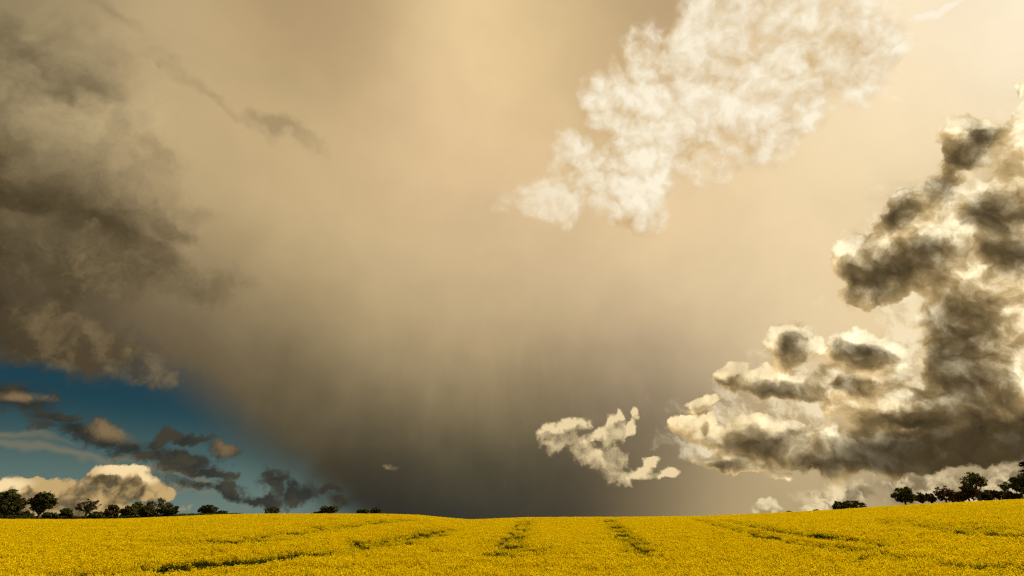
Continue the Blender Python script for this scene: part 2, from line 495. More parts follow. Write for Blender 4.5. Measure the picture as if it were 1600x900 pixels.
NT.links.new(add.outputs[0], wo.inputs[0])
scene.world = world

#CUT
# ================================================================== helpers for objects
def tag(o, label=None, cat=None, group=None, kind=None):
    if label: o['label'] = label
    if cat: o['category'] = cat
    if group: o['group'] = group
    if kind: o['kind'] = kind
    return o


def mesh_obj(name, verts, faces, mats, parent=None, fmat=None, smooth=False, link=True):
    me = bpy.data.meshes.new(name)
    verts = np.asarray(verts, dtype=np.float32).reshape(-1, 3)
    if isinstance(faces, np.ndarray):
        n, k = faces.shape
        me.vertices.add(len(verts)); me.vertices.foreach_set('co', verts.ravel())
        me.loops.add(n * k); me.loops.foreach_set('vertex_index', faces.astype(np.int32).ravel())
        me.polygons.add(n)
        me.polygons.foreach_set('loop_start', np.arange(0, n * k, k, dtype=np.int32))
        me.update(calc_edges=True)
    else:
        me.from_pydata([tuple(v) for v in verts], [], faces)
    for m in (mats if isinstance(mats, (list, tuple)) else [mats]):
        me.materials.append(m)
    if fmat is not None:
        me.polygons.foreach_set('material_index', np.asarray(fmat, dtype=np.int32))
    if smooth:
        me.polygons.foreach_set('use_smooth', np.ones(len(me.polygons), dtype=bool))
    o = bpy.data.objects.new(name, me)
    if link: COL.objects.link(o)
    if parent: o.parent = parent
    return o


def mat(name):
    m = bpy.data.materials.new(name)
    m.use_nodes = True
    nt = m.node_tree
    nt.nodes.clear()
    out = nt.nodes.new('ShaderNodeOutputMaterial')
    return m, nt, out


def leaf_mat(name, c1, c2, scale, transl=0.3, rnd=True, c3=None):
    """thin leaf or petal: diffuse and some light coming through; colour varies by leaf clump"""
    m, nt, out = mat(name)
    N, L = nt.nodes, nt.links
    geo = N.new('ShaderNodeNewGeometry')
    no = N.new('ShaderNodeTexNoise'); no.inputs['Scale'].default_value = scale; no.inputs['Detail'].default_value = 4
    L.new(geo.outputs['Position'], no.inputs['Vector'])
    ramp = N.new('ShaderNodeValToRGB')
    ramp.color_ramp.elements[0].position = 0.35; ramp.color_ramp.elements[0].color = (*c1, 1)
    ramp.color_ramp.elements[1].position = 0.65; ramp.color_ramp.elements[1].color = (*c2, 1)
    mx = N.new('ShaderNodeMath'); mx.operation = 'ADD'
    L.new(no.outputs['Fac'], mx.inputs[0])
    ri = N.new('ShaderNodeMath'); ri.operation = 'MULTIPLY_ADD'
    L.new(geo.outputs['Random Per Island'], ri.inputs[0]); ri.inputs[1].default_value = 0.3; ri.inputs[2].default_value = -0.15
    L.new(ri.outputs[0], mx.inputs[1])
    L.new(mx.outputs[0], ramp.inputs[0])
    df = N.new('ShaderNodeBsdfDiffuse'); tr = N.new('ShaderNodeBsdfTranslucent')
    L.new(ramp.outputs[0], df.inputs[0]); L.new(ramp.outputs[0], tr.inputs[0])
    mix = N.new('ShaderNodeMixShader'); mix.inputs[0].default_value = transl
    L.new(df.outputs[0], mix.inputs[1]); L.new(tr.outputs[0], mix.inputs[2])
    L.new(mix.outputs[0], out.inputs[0])
    return m


M_petal = leaf_mat('rape_petals', (0.88, 0.64, 0.002), (0.95, 0.74, 0.006), 0.6, 0.38)
M_stem = leaf_mat('rape_stems', (0.10, 0.12, 0.015), (0.20, 0.20, 0.030), 1.5, 0.25)
M_leaf = leaf_mat('tree_leaves', (0.046, 0.048, 0.012), (0.12, 0.115, 0.030), 0.5, 0.25)
M_leafred = leaf_mat('young_oak_leaves', (0.070, 0.044, 0.015), (0.14, 0.095, 0.030), 0.5, 0.25)
M_leafgreen = leaf_mat('spring_leaves', (0.065, 0.068, 0.014), (0.15, 0.145, 0.032), 0.5, 0.3)
M_needle = leaf_mat('dark_needles', (0.010, 0.013, 0.007), (0.022, 0.026, 0.012), 0.8, 0.1)


def bark_mat():
    m, nt, out = mat('bark')
    N, L = nt.nodes, nt.links
    geo = N.new('ShaderNodeNewGeometry')
    no = N.new('ShaderNodeTexNoise'); no.inputs['Scale'].default_value = 3; no.inputs['Detail'].default_value = 5
    L.new(geo.outputs['Position'], no.inputs['Vector'])
    ramp = N.new('ShaderNodeValToRGB')
    ramp.color_ramp.elements[0].position = 0.3; ramp.color_ramp.elements[0].color = (0.030, 0.022, 0.014, 1)
    ramp.color_ramp.elements[1].position = 0.7; ramp.color_ramp.elements[1].color = (0.085, 0.066, 0.044, 1)
    L.new(no.outputs['Fac'], ramp.inputs[0])
    b = N.new('ShaderNodeBsdfPrincipled'); b.inputs['Roughness'].default_value = 0.95
    L.new(ramp.outputs[0], b.inputs['Base Color'])
    L.new(b.outputs[0], out.inputs[0])
    return m


M_bark = bark_mat()


def ground_mat():
    m, nt, out = mat('soil_and_grass')
    N, L = nt.nodes, nt.links
    geo = N.new('ShaderNodeNewGeometry')
    no = N.new('ShaderNodeTexNoise'); no.inputs['Scale'].default_value = 0.8; no.inputs['Detail'].default_value = 8
    no2 = N.new('ShaderNodeTexNoise'); no2.inputs['Scale'].default_value = 0.01; no2.inputs['Detail'].default_value = 4
    L.new(geo.outputs['Position'], no.inputs['Vector']); L.new(geo.outputs['Position'], no2.inputs['Vector'])
    ramp = N.new('ShaderNodeValToRGB')
    ramp.color_ramp.elements[0].position = 0.35; ramp.color_ramp.elements[0].color = (0.040, 0.034, 0.012, 1)
    ramp.color_ramp.elements[1].position = 0.65; ramp.color_ramp.elements[1].color = (0.085, 0.078, 0.022, 1)
    L.new(no.outputs['Fac'], ramp.inputs[0])
    ramp2 = N.new('ShaderNodeValToRGB')
    ramp2.color_ramp.elements[0].position = 0.4; ramp2.color_ramp.elements[0].color = (0.7, 0.8, 0.7, 1)
    ramp2.color_ramp.elements[1].position = 0.6; ramp2.color_ramp.elements[1].color = (1.2, 1.1, 0.9, 1)
    L.new(no2.outputs['Fac'], ramp2.inputs[0])
    mx = N.new('ShaderNodeVectorMath'); mx.operation = 'MULTIPLY'
    L.new(ramp.outputs[0], mx.inputs[0]); L.new(ramp2.outputs[0], mx.inputs[1])
    b = N.new('ShaderNodeBsdfDiffuse')
    L.new(mx.outputs[0], b.inputs[0])
    L.new(b.outputs[0], out.inputs[0])
    return m


M_ground = ground_mat()

# ------------------------------------------------------------------ the lie of the land
CREST_PX = [(-400, 815), (-150, 814), (0, 812), (120, 812.5), (200, 811), (280, 807.5), (340, 804.5), (430, 803.5), (600, 803.5), (650, 805), (690, 808.5), (735, 812.5),
            (770, 811), (820, 809), (900, 808.5), (1000, 808), (1100, 806.5), (1200, 802.5), (1300, 797.5), (1400, 790.5), (1500, 785.5), (1600, 780.5), (1750, 774), (2000, 766)]
c_az = np.array([pix_azel(*p)[0] for p in CREST_PX])
c_el = np.array([pix_azel(*p)[1] for p in CREST_PX])
CROP = 1.15                                  # height of the crop
EYE = 2.6                                    # the lens stands this much above the flowers nearby


def crest_r(az):
    return 165.0 + 25 * np.sin(az * 2.1 + 0.6)


def s_curve(t):
    t = np.clip(t, 0, 1)
    return t * (1.55 - 0.55 * t)


def top_raw(az, r, zc):
    """height of the flower tops at azimuth az and distance r"""
    R = crest_r(az)
    t = (r - 18.0) / (R - 18.0)
    front = -EYE + (zc + EYE) * s_curve(t)
    slope = (zc + EYE) * 0.45 / (R - 18.0)
    x = np.maximum(r - R, 0)
    back = zc + slope * x - x * x / 1500.0
    back = np.where(x > 130, zc + slope * 130 - 130 * 130 / 1500.0 - (x - 130) * 0.01, back)
    und = 0.22 * np.sin(r * 0.045 + az * 5) * np.sin(az * 9 + 1.0) * np.clip((r - 25) / 40, 0, 1) * np.clip((R - r) / 50, 0, 1)
    return np.where(r < R, front, back) + und


az_t = np.linspace(c_az[0], c_az[-1], 400)
el_t = np.interp(az_t, c_az, c_el)
zc_t = np.tan(el_t) * crest_r(az_t)
rr = np.linspace(20, 330, 600)
for _ in range(12):
    h = top_raw(az_t[:, None], rr[None, :], zc_t[:, None])
    m_ = (h / rr[None, :]).max(axis=1)
    zc_t += (np.tan(el_t) - m_) * crest_r(az_t)


def top(az, r):
    az = np.asarray(az, dtype=float); r = np.asarray(r, dtype=float)
    zc = np.interp(az, az_t, zc_t)
    h = top_raw(az, r, zc)
    far = np.clip((r - 330) / 600, 0, 1)
    return h * (1 - far) + (-26.0) * far


def top_xy(x, y):
    return top(np.arctan2(x, y), np.hypot(x, y))


def ground_z(x, y):
    return top_xy(x, y) - CROP


def hit(px, py):
    """where a sight line of the photograph meets the flower tops"""
    az, el = pix_azel(px, py)
    r = np.linspace(16, 230, 4000)
    e = np.arctan2(top(np.full_like(r, az), r), r)
    i = np.argmax(e >= el)
    if e.max() < el: i = int(np.argmax(e))
    return np.array([math.sin(az) * r[i], math.cos(az) * r[i]])


# the ground: one sheet on a polar grid, out to the horizon
ga = np.concatenate([np.linspace(-math.pi, -1.0, 40), np.linspace(-1.0, 1.0, 400)[1:-1], np.linspace(1.0, math.pi, 40)[:-1]])
gr = np.concatenate([[2, 6, 10, 14], np.linspace(18, 330, 160), np.geomspace(340, 12000, 40)])
AA, RR = np.meshgrid(ga, gr)
ZZ = top(AA, RR) - CROP
X, Y = np.sin(AA) * RR, np.cos(AA) * RR
na_, nr_ = len(ga), len(gr)
V = np.stack([X, Y, ZZ], -1).reshape(-1, 3)
V = np.vstack([V, [[0, 0, float(ZZ[0].mean())]]])
idx = np.arange(nr_ * na_).reshape(nr_, na_)
q = np.stack([idx[:-1], np.roll(idx, -1, 1)[:-1], np.roll(idx, -1, 1)[1:], idx[1:]], -1).reshape(-1, 4)
faces = q[:, ::-1].tolist() + [[len(V) - 1, int(idx[0, (j + 1) % na_]), int(idx[0, j])] for j in range(na_)]
g = mesh_obj('ground', V, faces, M_ground, smooth=True)
tag(g, 'dark soil and grass ground under and beyond the yellow crop', None, None, 'structure')

# ------------------------------------------------------------------ rape plants
rng = np.random.default_rng(7)


def quads_at(centres, size, flat=0.0, tilt=None):
    """randomly turned small quads round given points"""
    n = len(centres)
    a = rng.normal(size=(n, 3)); a /= np.linalg.norm(a, axis=1)[:, None]
    b = rng.normal(size=(n, 3)); b -= (b * a).sum(1)[:, None] * a; b /= np.linalg.norm(b, axis=1)[:, None]
    s = size * rng.uniform(0.7, 1.3, size=(n, 1))
    a *= s; b *= s * rng.uniform(0.6, 1.0, size=(n, 1))
    P_ = np.stack([centres - a, centres - b * 0.9, centres + a, centres + b * 1.1], 1)
    return P_.reshape(-1, 3)


def plant_patch(seed, half, nplants, heads, hmean):
    """a square metre or so of oilseed rape: leafy stalks with heads of small yellow flowers"""
    r = np.random.default_rng(seed)
    Vp, Vs = [], []
    for _ in range(nplants):
        x, y = r.uniform(-half, half, 2)
        h = hmean * r.uniform(0.86, 1.08)
        for _h in range(r.integers(1, heads + 1)):
            dx, dy = r.normal(0, 0.075, 2)
            hh_ = h * r.uniform(0.9, 1.02)
            k = r.integers(7, 13)
            t = r.random(k)
            rad = 0.055 * (1.15 - 0.65 * t)
            an = r.uniform(0, 2 * math.pi, k)
            c = np.stack([x + dx + np.cos(an) * rad, y + dy + np.sin(an) * rad, hh_ - 0.10 + 0.15 * t], 1)
            Vp.append(quads_at(c, 0.026))
            # stalk of this head
            w = 0.006
            b0 = np.array([x, y, h * 0.35]); b1 = np.array([x + dx, y + dy, hh_])
            Vs.append(np.array([b0 - [w, 0, 0], b0 + [w, 0, 0], b1 + [w, 0, 0], b1 - [w, 0, 0]]))
            Vs.append(np.array([b0 - [0, w, 0], b0 + [0, w, 0], b1 + [0, w, 0], b1 - [0, w, 0]]))
        k = 7
        c = np.stack([x + r.normal(0, 0.09, k), y + r.normal(0, 0.09, k), h * r.uniform(0.15, 0.82, k)], 1)
        Vs.append(quads_at(c, 0.06))
    Vp = np.vstack(Vp); Vs = np.vstack(Vs)
    V_ = np.vstack([Vp, Vs])
    F_ = np.arange(len(V_)).reshape(-1, 4)
    fm = np.concatenate([np.zeros(len(Vp) // 4, int), np.ones(len(Vs) // 4, int)])
    return mesh_obj('rape_patch', V_, F_, [M_petal, M_stem], fmat=fm, link=False)


patches = bpy.data.collections.new('rape_patches')
for k in range(5):
    patches.objects.link(plant_patch(100 + k, 0.56, 46, 3, CROP))
gaps_ = bpy.data.collections.new('rape_patches_thin')
for k in range(3):
    gaps_.objects.link(plant_patch(200 + k, 0.56, 15, 2, CROP * 0.66))

# tramlines and thin spots
LINES = [  # pixel path, half width in metres, strength
    ([(150, 893), (260, 884), (340, 877), (450, 867), (540, 857), (600, 848), (660, 836), (700, 826)], 1.6, 0.92),
    ([(330, 846), (390, 842), (450, 833), (520, 824), (575, 817), (640, 812)], 2.3, 0.85),
    ([(760, 866), (778, 858), (795, 838), (812, 814)], 0.7, 1.0),
    ([(790, 868), (806, 848), (818, 830), (826, 814)], 0.7, 1.0),
    ([(945, 812), (957, 826), (975, 846), (1000, 872)], 0.7, 1.0),
    ([(957, 812), (974, 828), (996, 848), (1030, 874)], 0.7, 1.0),
    ([(1090, 812), (1130, 822), (1180, 834), (1240, 846), (1330, 858)], 0.9, 1.0),
    ([(1130, 812), (1175, 821), (1230, 830), (1300, 840), (1400, 850)], 0.9, 1.0),
    ([(1385, 812), (1440, 822), (1510, 829), (1600, 836)], 1.2, 0.8),
    ([(1360, 866), (1420, 874), (1500, 882), (1600, 890)], 0.8, 0.7),
    ([(700, 835), (725, 826), (750, 818)], 0.5, 0.45),
]
SPOTS = [(828, 856, 2.2, 0.9), (700, 861, 1.3, 0.9), (815, 868, 1.3, 0.5), (600, 846, 3.0, 0.8), (560, 852, 2.0, 0.8), (320, 883, 1.6, 0.8), (740, 829, 1.5, 0.4), (1535, 824, 2.2, 0.6),
         (940, 842, 1.4, 0.5), (1290, 814, 2.5, 0.5), (270, 843, 2.0, 0.4), (1190, 822, 2.0, 0.6)]
polys = []
for pts, w, s_ in LINES:
    polys.append((np.array([hit(*p) for p in pts]), w, s_))
spots = [(hit(a, b), rad, s_) for a, b, rad, s_ in SPOTS]


def seg_dist(Pn, a, b):
    ab = b - a
    t = np.clip(((Pn - a) @ ab) / (ab @ ab + 1e-9), 0, 1)
    return np.linalg.norm(Pn - (a + t[:, None] * ab), axis=1)


def vnoise(x, y, s, seed):
    r = np.random.default_rng(seed)
    T = r.random((64, 64))
    u, v = x / s, y / s
    i, j = np.floor(u).astype(int), np.floor(v).astype(int)
    f, g_ = u - i, v - j
    f = f * f * (3 - 2 * f); g_ = g_ * g_ * (3 - 2 * g_)
    t = lambda a, b: T[a % 64, b % 64]
    return (t(i, j) * (1 - f) + t(i + 1, j) * f) * (1 - g_) + (t(i, j + 1) * (1 - f) + t(i + 1, j + 1) * f) * g_


pitch = 0.82
lim = 215
gx, gy = np.meshgrid(np.arange(-lim, lim, pitch), np.arange(8, lim, pitch))
P2 = np.stack([gx.ravel(), gy.ravel()], 1) + rng.uniform(-0.2, 0.2, (gx.size, 2))
az = np.arctan2(P2[:, 0], P2[:, 1]); rad = np.hypot(P2[:, 0], P2[:, 1])
keep = (np.abs(az) < math.radians(50)) & (rad > 12) & (rad < crest_r(az) + 14)
P2, az, rad = P2[keep], az[keep], rad[keep]
thin = np.zeros(len(P2))
for pl, w, s_ in polys:
    for a, b in zip(pl[:-1], pl[1:]):
        d = seg_dist(P2, a, b)
        brk = 0.65 + 0.6 * vnoise(P2[:, 0], P2[:, 1], 4.0, 3)
        thin = np.maximum(thin, s_ * brk * np.clip(1.3 - d / (w * 1.4), 0, 1))
for c, r_, s_ in spots:
    d = np.linalg.norm((P2 - c) * np.array([1, 0.7]), axis=1)
    thin = np.maximum(thin, s_ * np.clip(1.3 - d / r_, 0, 1))
n1_ = vnoise(P2[:, 0] + P2[:, 1] * 0.3, P2[:, 1], 7.0, 5); n2_ = vnoise(P2[:, 0], P2[:, 1] * 2.0, 2.4, 6)
thin = np.maximum(thin, np.clip((n1_ * 0.6 + n2_ * 0.4 - 0.70) * 3.0, 0, 0.6))
u = rng.random(len(P2))
is_thin = u < thin
z = top_xy(P2[:, 0], P2[:, 1]) - CROP
sc = (1.0 - 0.22 * thin) * (0.93 + 0.13 * n2_) * rng.uniform(0.96, 1.04, len(P2))


def crop_object(name, sel, coll, label):
    me = bpy.data.meshes.new(name)
    pts = np.stack([P2[sel, 0], P2[sel, 1], z[sel]], 1).astype(np.float32)
    me.vertices.add(len(pts)); me.vertices.foreach_set('co', pts.ravel())
    a = me.attributes.new('tall', 'FLOAT', 'POINT'); a.data.foreach_set('value', sc[sel].astype(np.float32))
    me.update()
    o = bpy.data.objects.new(name, me); COL.objects.link(o)
    ng = bpy.data.node_groups.new(name + '_scatter', 'GeometryNodeTree')
    ng.interface.new_socket('Geometry', in_out='INPUT', socket_type='NodeSocketGeometry')
    ng.interface.new_socket('Geometry', in_out='OUTPUT', socket_type='NodeSocketGeometry')
    N, L = ng.nodes, ng.links
    gi, go = N.new('NodeGroupInput'), N.new('NodeGroupOutput')
    ci = N.new('GeometryNodeCollectionInfo'); ci.inputs['Collection'].default_value = coll
    ci.inputs['Separate Children'].default_value = True; ci.inputs['Reset Children'].default_value = True
    ip = N.new('GeometryNodeInstanceOnPoints'); ip.inputs['Pick Instance'].default_value = True
    L.new(gi.outputs[0], ip.inputs['Points']); L.new(ci.outputs[0], ip.inputs['Instance'])
    ri = N.new('FunctionNodeRandomValue'); ri.data_type = 'INT'
    [s for s in ri.inputs if s.type == 'INT' and s.name == 'Max'][0].default_value = 50
    L.new([s for s in ri.outputs if s.type == 'INT'][0], ip.inputs['Instance Index'])
    rr_ = N.new('FunctionNodeRandomValue'); rr_.data_type = 'FLOAT'
    fl = [s for s in rr_.inputs if s.type == 'VALUE']
    fl[0].default_value = 0; fl[1].default_value = 6.283
    cx = N.new('ShaderNodeCombineXYZ'); L.new([s for s in rr_.outputs if s.type == 'VALUE'][0], cx.inputs[2])
    e2r = N.new('FunctionNodeEulerToRotation'); L.new(cx.outputs[0], e2r.inputs[0])
    L.new(e2r.outputs[0], ip.inputs['Rotation'])
    na2 = N.new('GeometryNodeInputNamedAttribute'); na2.data_type = 'FLOAT'; na2.inputs[0].default_value = 'tall'
    cs = N.new('ShaderNodeCombineXYZ'); cs.inputs[0].default_value = 1; cs.inputs[1].default_value = 1
    L.new([s for s in na2.outputs if s.type == 'VALUE'][0], cs.inputs[2])
    L.new(cs.outputs[0], ip.inputs['Scale'])
    L.new(ip.outputs[0], go.inputs[0])
    md = o.modifiers.new('scatter', 'NODES'); md.node_group = ng
    tag(o, label, 'crop', None, 'stuff')
    return o


crop_object('rapeseed_crop', ~is_thin, patches, 'dense bright yellow flowering rapeseed covering the whole rolling field')
crop_object('thin_rapeseed', is_thin, gaps_, 'sparser lower rapeseed showing green stalks along wheel tracks and bare spots')
print('crop instances', int((~is_thin).sum()), int(is_thin.sum()))

# ------------------------------------------------------------------ trees


def tube(Vl, Fl, pts, radii, sides=5):
    base_i = len(Vl)
    for i, (p, r) in enumerate(zip(pts, radii)):
        p = np.asarray(p)
        if i < len(pts) - 1: d = np.asarray(pts[i + 1]) - p
        else: d = p - np.asarray(pts[i - 1])
        d = d / (np.linalg.norm(d) + 1e-9)
        u_ = np.cross(d, [0.3, 1, 0.2]); u_ /= np.linalg.norm(u_) + 1e-9
        v_ = np.cross(d, u_)
        for k in range(sides):
            a = 2 * math.pi * k / sides
            Vl.append(p + (u_ * math.cos(a) + v_ * math.sin(a)) * r)
    for i in range(len(pts) - 1):
        for k in range(sides):
            a = base_i + i * sides + k; b = base_i + i * sides + (k + 1) % sides
            Fl.append([a, b, b + sides, a + sides])
    return Vl, Fl


def curve(p0, p1, bend, r, n=5):
    p0, p1 = np.asarray(p0, float), np.asarray(p1, float)
    mid = (p0 + p1) / 2 + bend
    out = []
    for i in range(n + 1):
        t = i / n
        q = (1 - t) ** 2 * p0 + 2 * t * (1 - t) * mid + t * t * p1
        if 0 < i < n: q = q + r.normal(0, 0.015, 3) * np.linalg.norm(p1 - p0)
        out.append(q)
    return out


def tree(name, x, y, z0, h, w, label, group, seed, style='round', leaf=None, density=1.0, fork=0.25, flat=1.0, lean=0.0, low=0.28, gap=0.5):
    """tapered trunk, forking limbs, twigs, and leaves in clumps through the crown's volume"""
    r = np.random.default_rng(seed)
    leaf = leaf or M_leaf
    root = bpy.data.objects.new(name, None); COL.objects.link(root)
    root.location = (x, y, z0)
    root.empty_display_size = 1
    tag(root, label, 'tree', group)
    TV, TF, LV = [], [], []
    tr = 0.035 * h + 0.06
    if style == 'conifer':
        tube(TV, TF, [(0, 0, -0.6), (0, 0, h * 0.5), (0, 0, h)], [tr, tr * 0.6, 0.03], 7)
        zz = h * 0.18
        while zz < h * 0.97:
            f_ = 1 - (zz / h)
            R_ = w / 2 * (f_ ** 0.75) * r.uniform(0.75, 1.1) + 0.3
            for k in range(7):
                a = r.uniform(0, 6.283)
                end = np.array([math.cos(a) * R_, math.sin(a) * R_, zz + R_ * r.uniform(-0.12, 0.16)])
                pts = curve((0, 0, zz), end, np.array([0, 0, 0.1 * R_]), r, 4)
                tube(TV, TF, pts, np.linspace(0.06, 0.015, 5), 3)
                for q in range(int(38 * density)):
                    t = r.uniform(0.2, 1.02)
                    c = np.array([0, 0, zz]) * (1 - t) + end * t + r.normal(0, 1, 3) * np.array([0.24, 0.24, 0.12])
                    LV.append(c)
            zz += h * 0.062
        LQ = np.array(LV)
    else:
        leanv = np.array([lean * h * 0.35, 0, 0])
        zf = h * fork
        base_p = np.array([0, 0, -0.8]); fork_p = np.array([0, 0, zf]) + leanv * 0.5
        tube(TV, TF, curve(base_p, fork_p, r.normal(0, 0.03 * h, 3) * [1, 1, 0], r, 5), np.linspace(tr * 1.15, tr * 0.8, 6), 8)
        cz = h * (low + 1) / 2; hz_ = h * (1 - low) / 2
        ncl = int(38 * density ** 0.5)
        cl = []
        tries = 0
        while len(cl) < ncl and tries < 3000:
            tries += 1
            d = r.normal(size=3); d /= np.linalg.norm(d)
            if d[2] < -0.85: continue
            k = r.uniform(0.55, 0.88) if r.random() < 0.8 else r.uniform(0.1, 0.5)
            p = np.array([d[0] * w / 2 * k, d[1] * w / 2 * k, cz + d[2] * hz_ * k * 1.0]) + leanv
            if style == 'flat': p[2] = cz + abs(d[2]) ** 0.6 * hz_ * k * np.sign(d[2])
            if all(np.linalg.norm((p - q) / np.array([w, w, h])) > 0.075 for q in cl):
                cl.append(p)
        mains = [i for i in range(0, len(cl), 5)]
        for i, p in enumerate(cl):
            if i in mains: start, r0 = fork_p, tr * 0.55
            else:
                m0 = cl[min(mains, key=lambda j: np.linalg.norm(cl[j] - p))]
                start, r0 = fork_p * 0.45 + m0 * 0.55 + r.normal(0, 0.02 * w, 3), tr * 0.28
            pts = curve(start, p, np.array([0, 0, -0.06 * h]) + r.normal(0, 0.03 * w, 3), r, 5)
            tube(TV, TF, pts, np.linspace(r0, 0.035, 6), 5)
            cr = (w + h) / 2 * 0.105 * r.uniform(0.7, 1.25)
            nt_ = 9 if style != 'bare' else 26
            for _ in range(nt_):
                d = r.normal(size=3); d[2] += 0.35; d /= np.linalg.norm(d)
                e = p + d * cr * r.uniform(0.6, 1.15) * np.array([1, 1, 0.8 * flat])
                tw = curve(p + r.normal(0, 0.1 * cr, 3), e, r.normal(0, 0.12 * cr, 3), r, 3)
                tube(TV, TF, tw, [0.045, 0.035, 0.025, 0.014], 3)
                nl_ = int(r.integers(6, 14) * density * (0.25 if style == 'bare' else 1.0))
                if nl_ and (style == 'bare' or r.random() > gap * 0.55):
                    LV.extend(list(np.asarray(e) + r.normal(0, 1, (nl_, 3)) * cr * np.array([0.25, 0.25, 0.17])))
        LQ = np.array(LV)
    mesh_obj('trunk', TV, TF, M_bark, root)
    if len(LQ):
        Q = quads_at(LQ, 0.17 if style != 'conifer' else 0.13)
        mesh_obj('crown', Q, np.arange(len(Q)).reshape(-1, 4), leaf, root)
    return root


def place_tree(pxl, pxr, pyt, pyb, dist, **kw):
    """size and position of a tree from its extent in the photograph and its distance"""
    pc = (pxl + pxr) / 2
    az_, elb = pix_azel(pc, pyb)
    _, elt = pix_azel(pc, pyt)
    x, y = math.sin(az_) * dist, math.cos(az_) * dist
    zb_ = math.tan(elb) * dist
    zt_ = math.tan(elt) * dist
    al, _ = pix_azel(pxl, (pyt + pyb) / 2); ar, _ = pix_azel(pxr, (pyt + pyb) / 2)
    w = (ar - al) * dist
    zg = float(ground_z(x, y))
    z0 = max(zg, zb_ - 3.0) if False else zg
    extra = max(0.0, zb_ - z0)               # part of the trunk hidden behind the rise
    h = zt_ - z0
    lowf = kw.pop('low', 0.2)
    kw['low'] = min(0.85, (extra + lowf * (zt_ - zb_)) / h)
    kw['fork'] = min(0.85, (extra + kw.pop('fork', 0.22) * (zt_ - zb_)) / h)
    return tree(x=x, y=y, z0=z0, h=h * 1.0, w=w, **kw)


GL = 'trees along the far left hedge'
GR = 'trees along the right-hand field edge'
GM = 'small trees on the middle skyline'
T = place_tree
T(-26, 40, 766, 809, 178, name='oak_tree', label='broad dark tree cut by the left edge of the view', group=GL, seed=1, leaf=M_leaf, density=2.2, low=0.12, fork=.12, gap=0.1)
T(38, 81, 768, 810, 180, name='oak_tree', label='round dense dark tree with a short trunk, second from the left edge', group=GL, seed=2, leaf=M_leaf, density=2.4, low=0.16, fork=.15, gap=0.1)
T(88, 113, 795, 811, 190, name='hawthorn_bush', label='low dark bush between the round dense tree and the open forked tree', group=GL, seed=3, density=1.3, low=0.0, fork=.1, gap=0.2)
T(111, 154, 779, 811, 184, name='ash_tree', label='open forked tree with gaps in its crown above the left hedge', group=GL, seed=4, density=0.9, low=0.15, fork=.3, gap=1.2)
T(157, 187, 789, 811, 182, name='hawthorn_tree', label='leafy low tree at the left end of the dark clump', group=GL, seed=5, leaf=M_leafred, density=1.3, low=0.02, fork=.1)
T(184, 212, 790, 810, 188, name='hawthorn_tree', label='dark squat tree in the middle of the left clump', group=GL, seed=6, density=1.7, low=0.0, fork=.1, gap=0.2)
T(199, 222, 785, 808, 196, name='field_maple', label='greenish rounded treetop rising from the middle of the left clump', group=GL, seed=7, leaf=M_leafgreen, density=1.3, low=0.0, fork=.15)
T(214, 246, 791, 809, 184, name='hawthorn_tree', label='dark bushy tree below the bare spreading branches', group=GL, seed=8, density=1.6, low=0.0, fork=.1, gap=0.2)
T(219, 270, 778, 807, 200, name='bare_tree', label='nearly bare tree with fanning branches behind the left clump', group=GL, seed=9, style='bare', density=0.5, low=0.15, fork=.1)
T(246, 281, 788, 806, 184, name='hawthorn_tree', label='dark sloping tree closing the right end of the left clump', group=GL, seed=10, density=1.6, low=0.0, fork=.1, gap=0.3)
T(307, 339, 790, 804.5, 196, name='ash_tree', label='thin twiggy tree where the left hedge fades out', group=GM, seed=11, style='bare', density=2.0, low=0.0, fork=.1)
T(338, 356, 798, 804.5, 196, name='hawthorn_bush', label='tiny flat bush right beside the thin twiggy tree', group=GM, seed=12, density=1.1, low=0.0, fork=.1, flat=.7)
T(408, 439, 792, 804, 200, name='oak_tree', label='lone open domed tree on the crest under the dark scud', group=GM, seed=13, density=0.8, low=0.0, fork=.2, gap=0.9, leaf=M_leafgreen)
T(498, 528, 790, 804, 200, name='oak_tree', label='lone leafy domed tree on the crest with a low skirt of bushes', group=GM, seed=14, density=1.1, low=0.0, fork=.2, gap=0.6, leaf=M_leafgreen)
T(489, 505, 799.5, 804, 199, name='hawthorn_bush', label='low skirt bush left of the lone leafy domed tree', group=GM, seed=15, density=0.8, low=0.0, fork=.1)
T(556, 577, 796, 804, 205, name='hawthorn_bush', label='left and lower of two small dark trees before the storm shaft', group=GM, seed=16, density=1.1, low=0.0, fork=.1, leaf=M_leafgreen)
T(577, 597, 793.5, 804, 205, name='oak_tree', label='right and taller of two small dark trees before the storm shaft', group=GM, seed=17, density=1.1, low=0.0, fork=.1, leaf=M_leafgreen)
T(1229, 1239, 799, 802, 215, name='hawthorn_bush', label='tiny dark bush peeping over the crest between two round white cloud heads', group=GR, seed=18, density=0.5, low=0.0, fork=.1)
T(1271, 1281, 796.5, 800, 215, name='hawthorn_bush', label='tiny dark bush peeping over the crest under the right white cloud head', group=GR, seed=19, density=0.5, low=0.0, fork=.1)
T(1295, 1359, 782.5, 797.5, 195, name='spreading_tree', label='wide flat-topped dark tree sunk behind the yellow crest', group=GR, seed=20, style='flat', density=1.5, low=0.0, fork=.05, flat=.5, gap=0.4, leaf=M_leaf)
T(1395, 1437, 760, 790, 172, name='oak_tree', label='round leafy tree at the left end of the right-hand row', group=GR, seed=21, density=1.5, low=0.06, fork=.2, gap=0.5, leaf=M_leafgreen)
T(1432, 1452, 770, 789, 178, name='hawthorn_tree', label='small greenish tree filling the gap right of the round leafy tree', group=GR, seed=22, density=1.0, low=0.05, fork=.15, leaf=M_leafgreen)
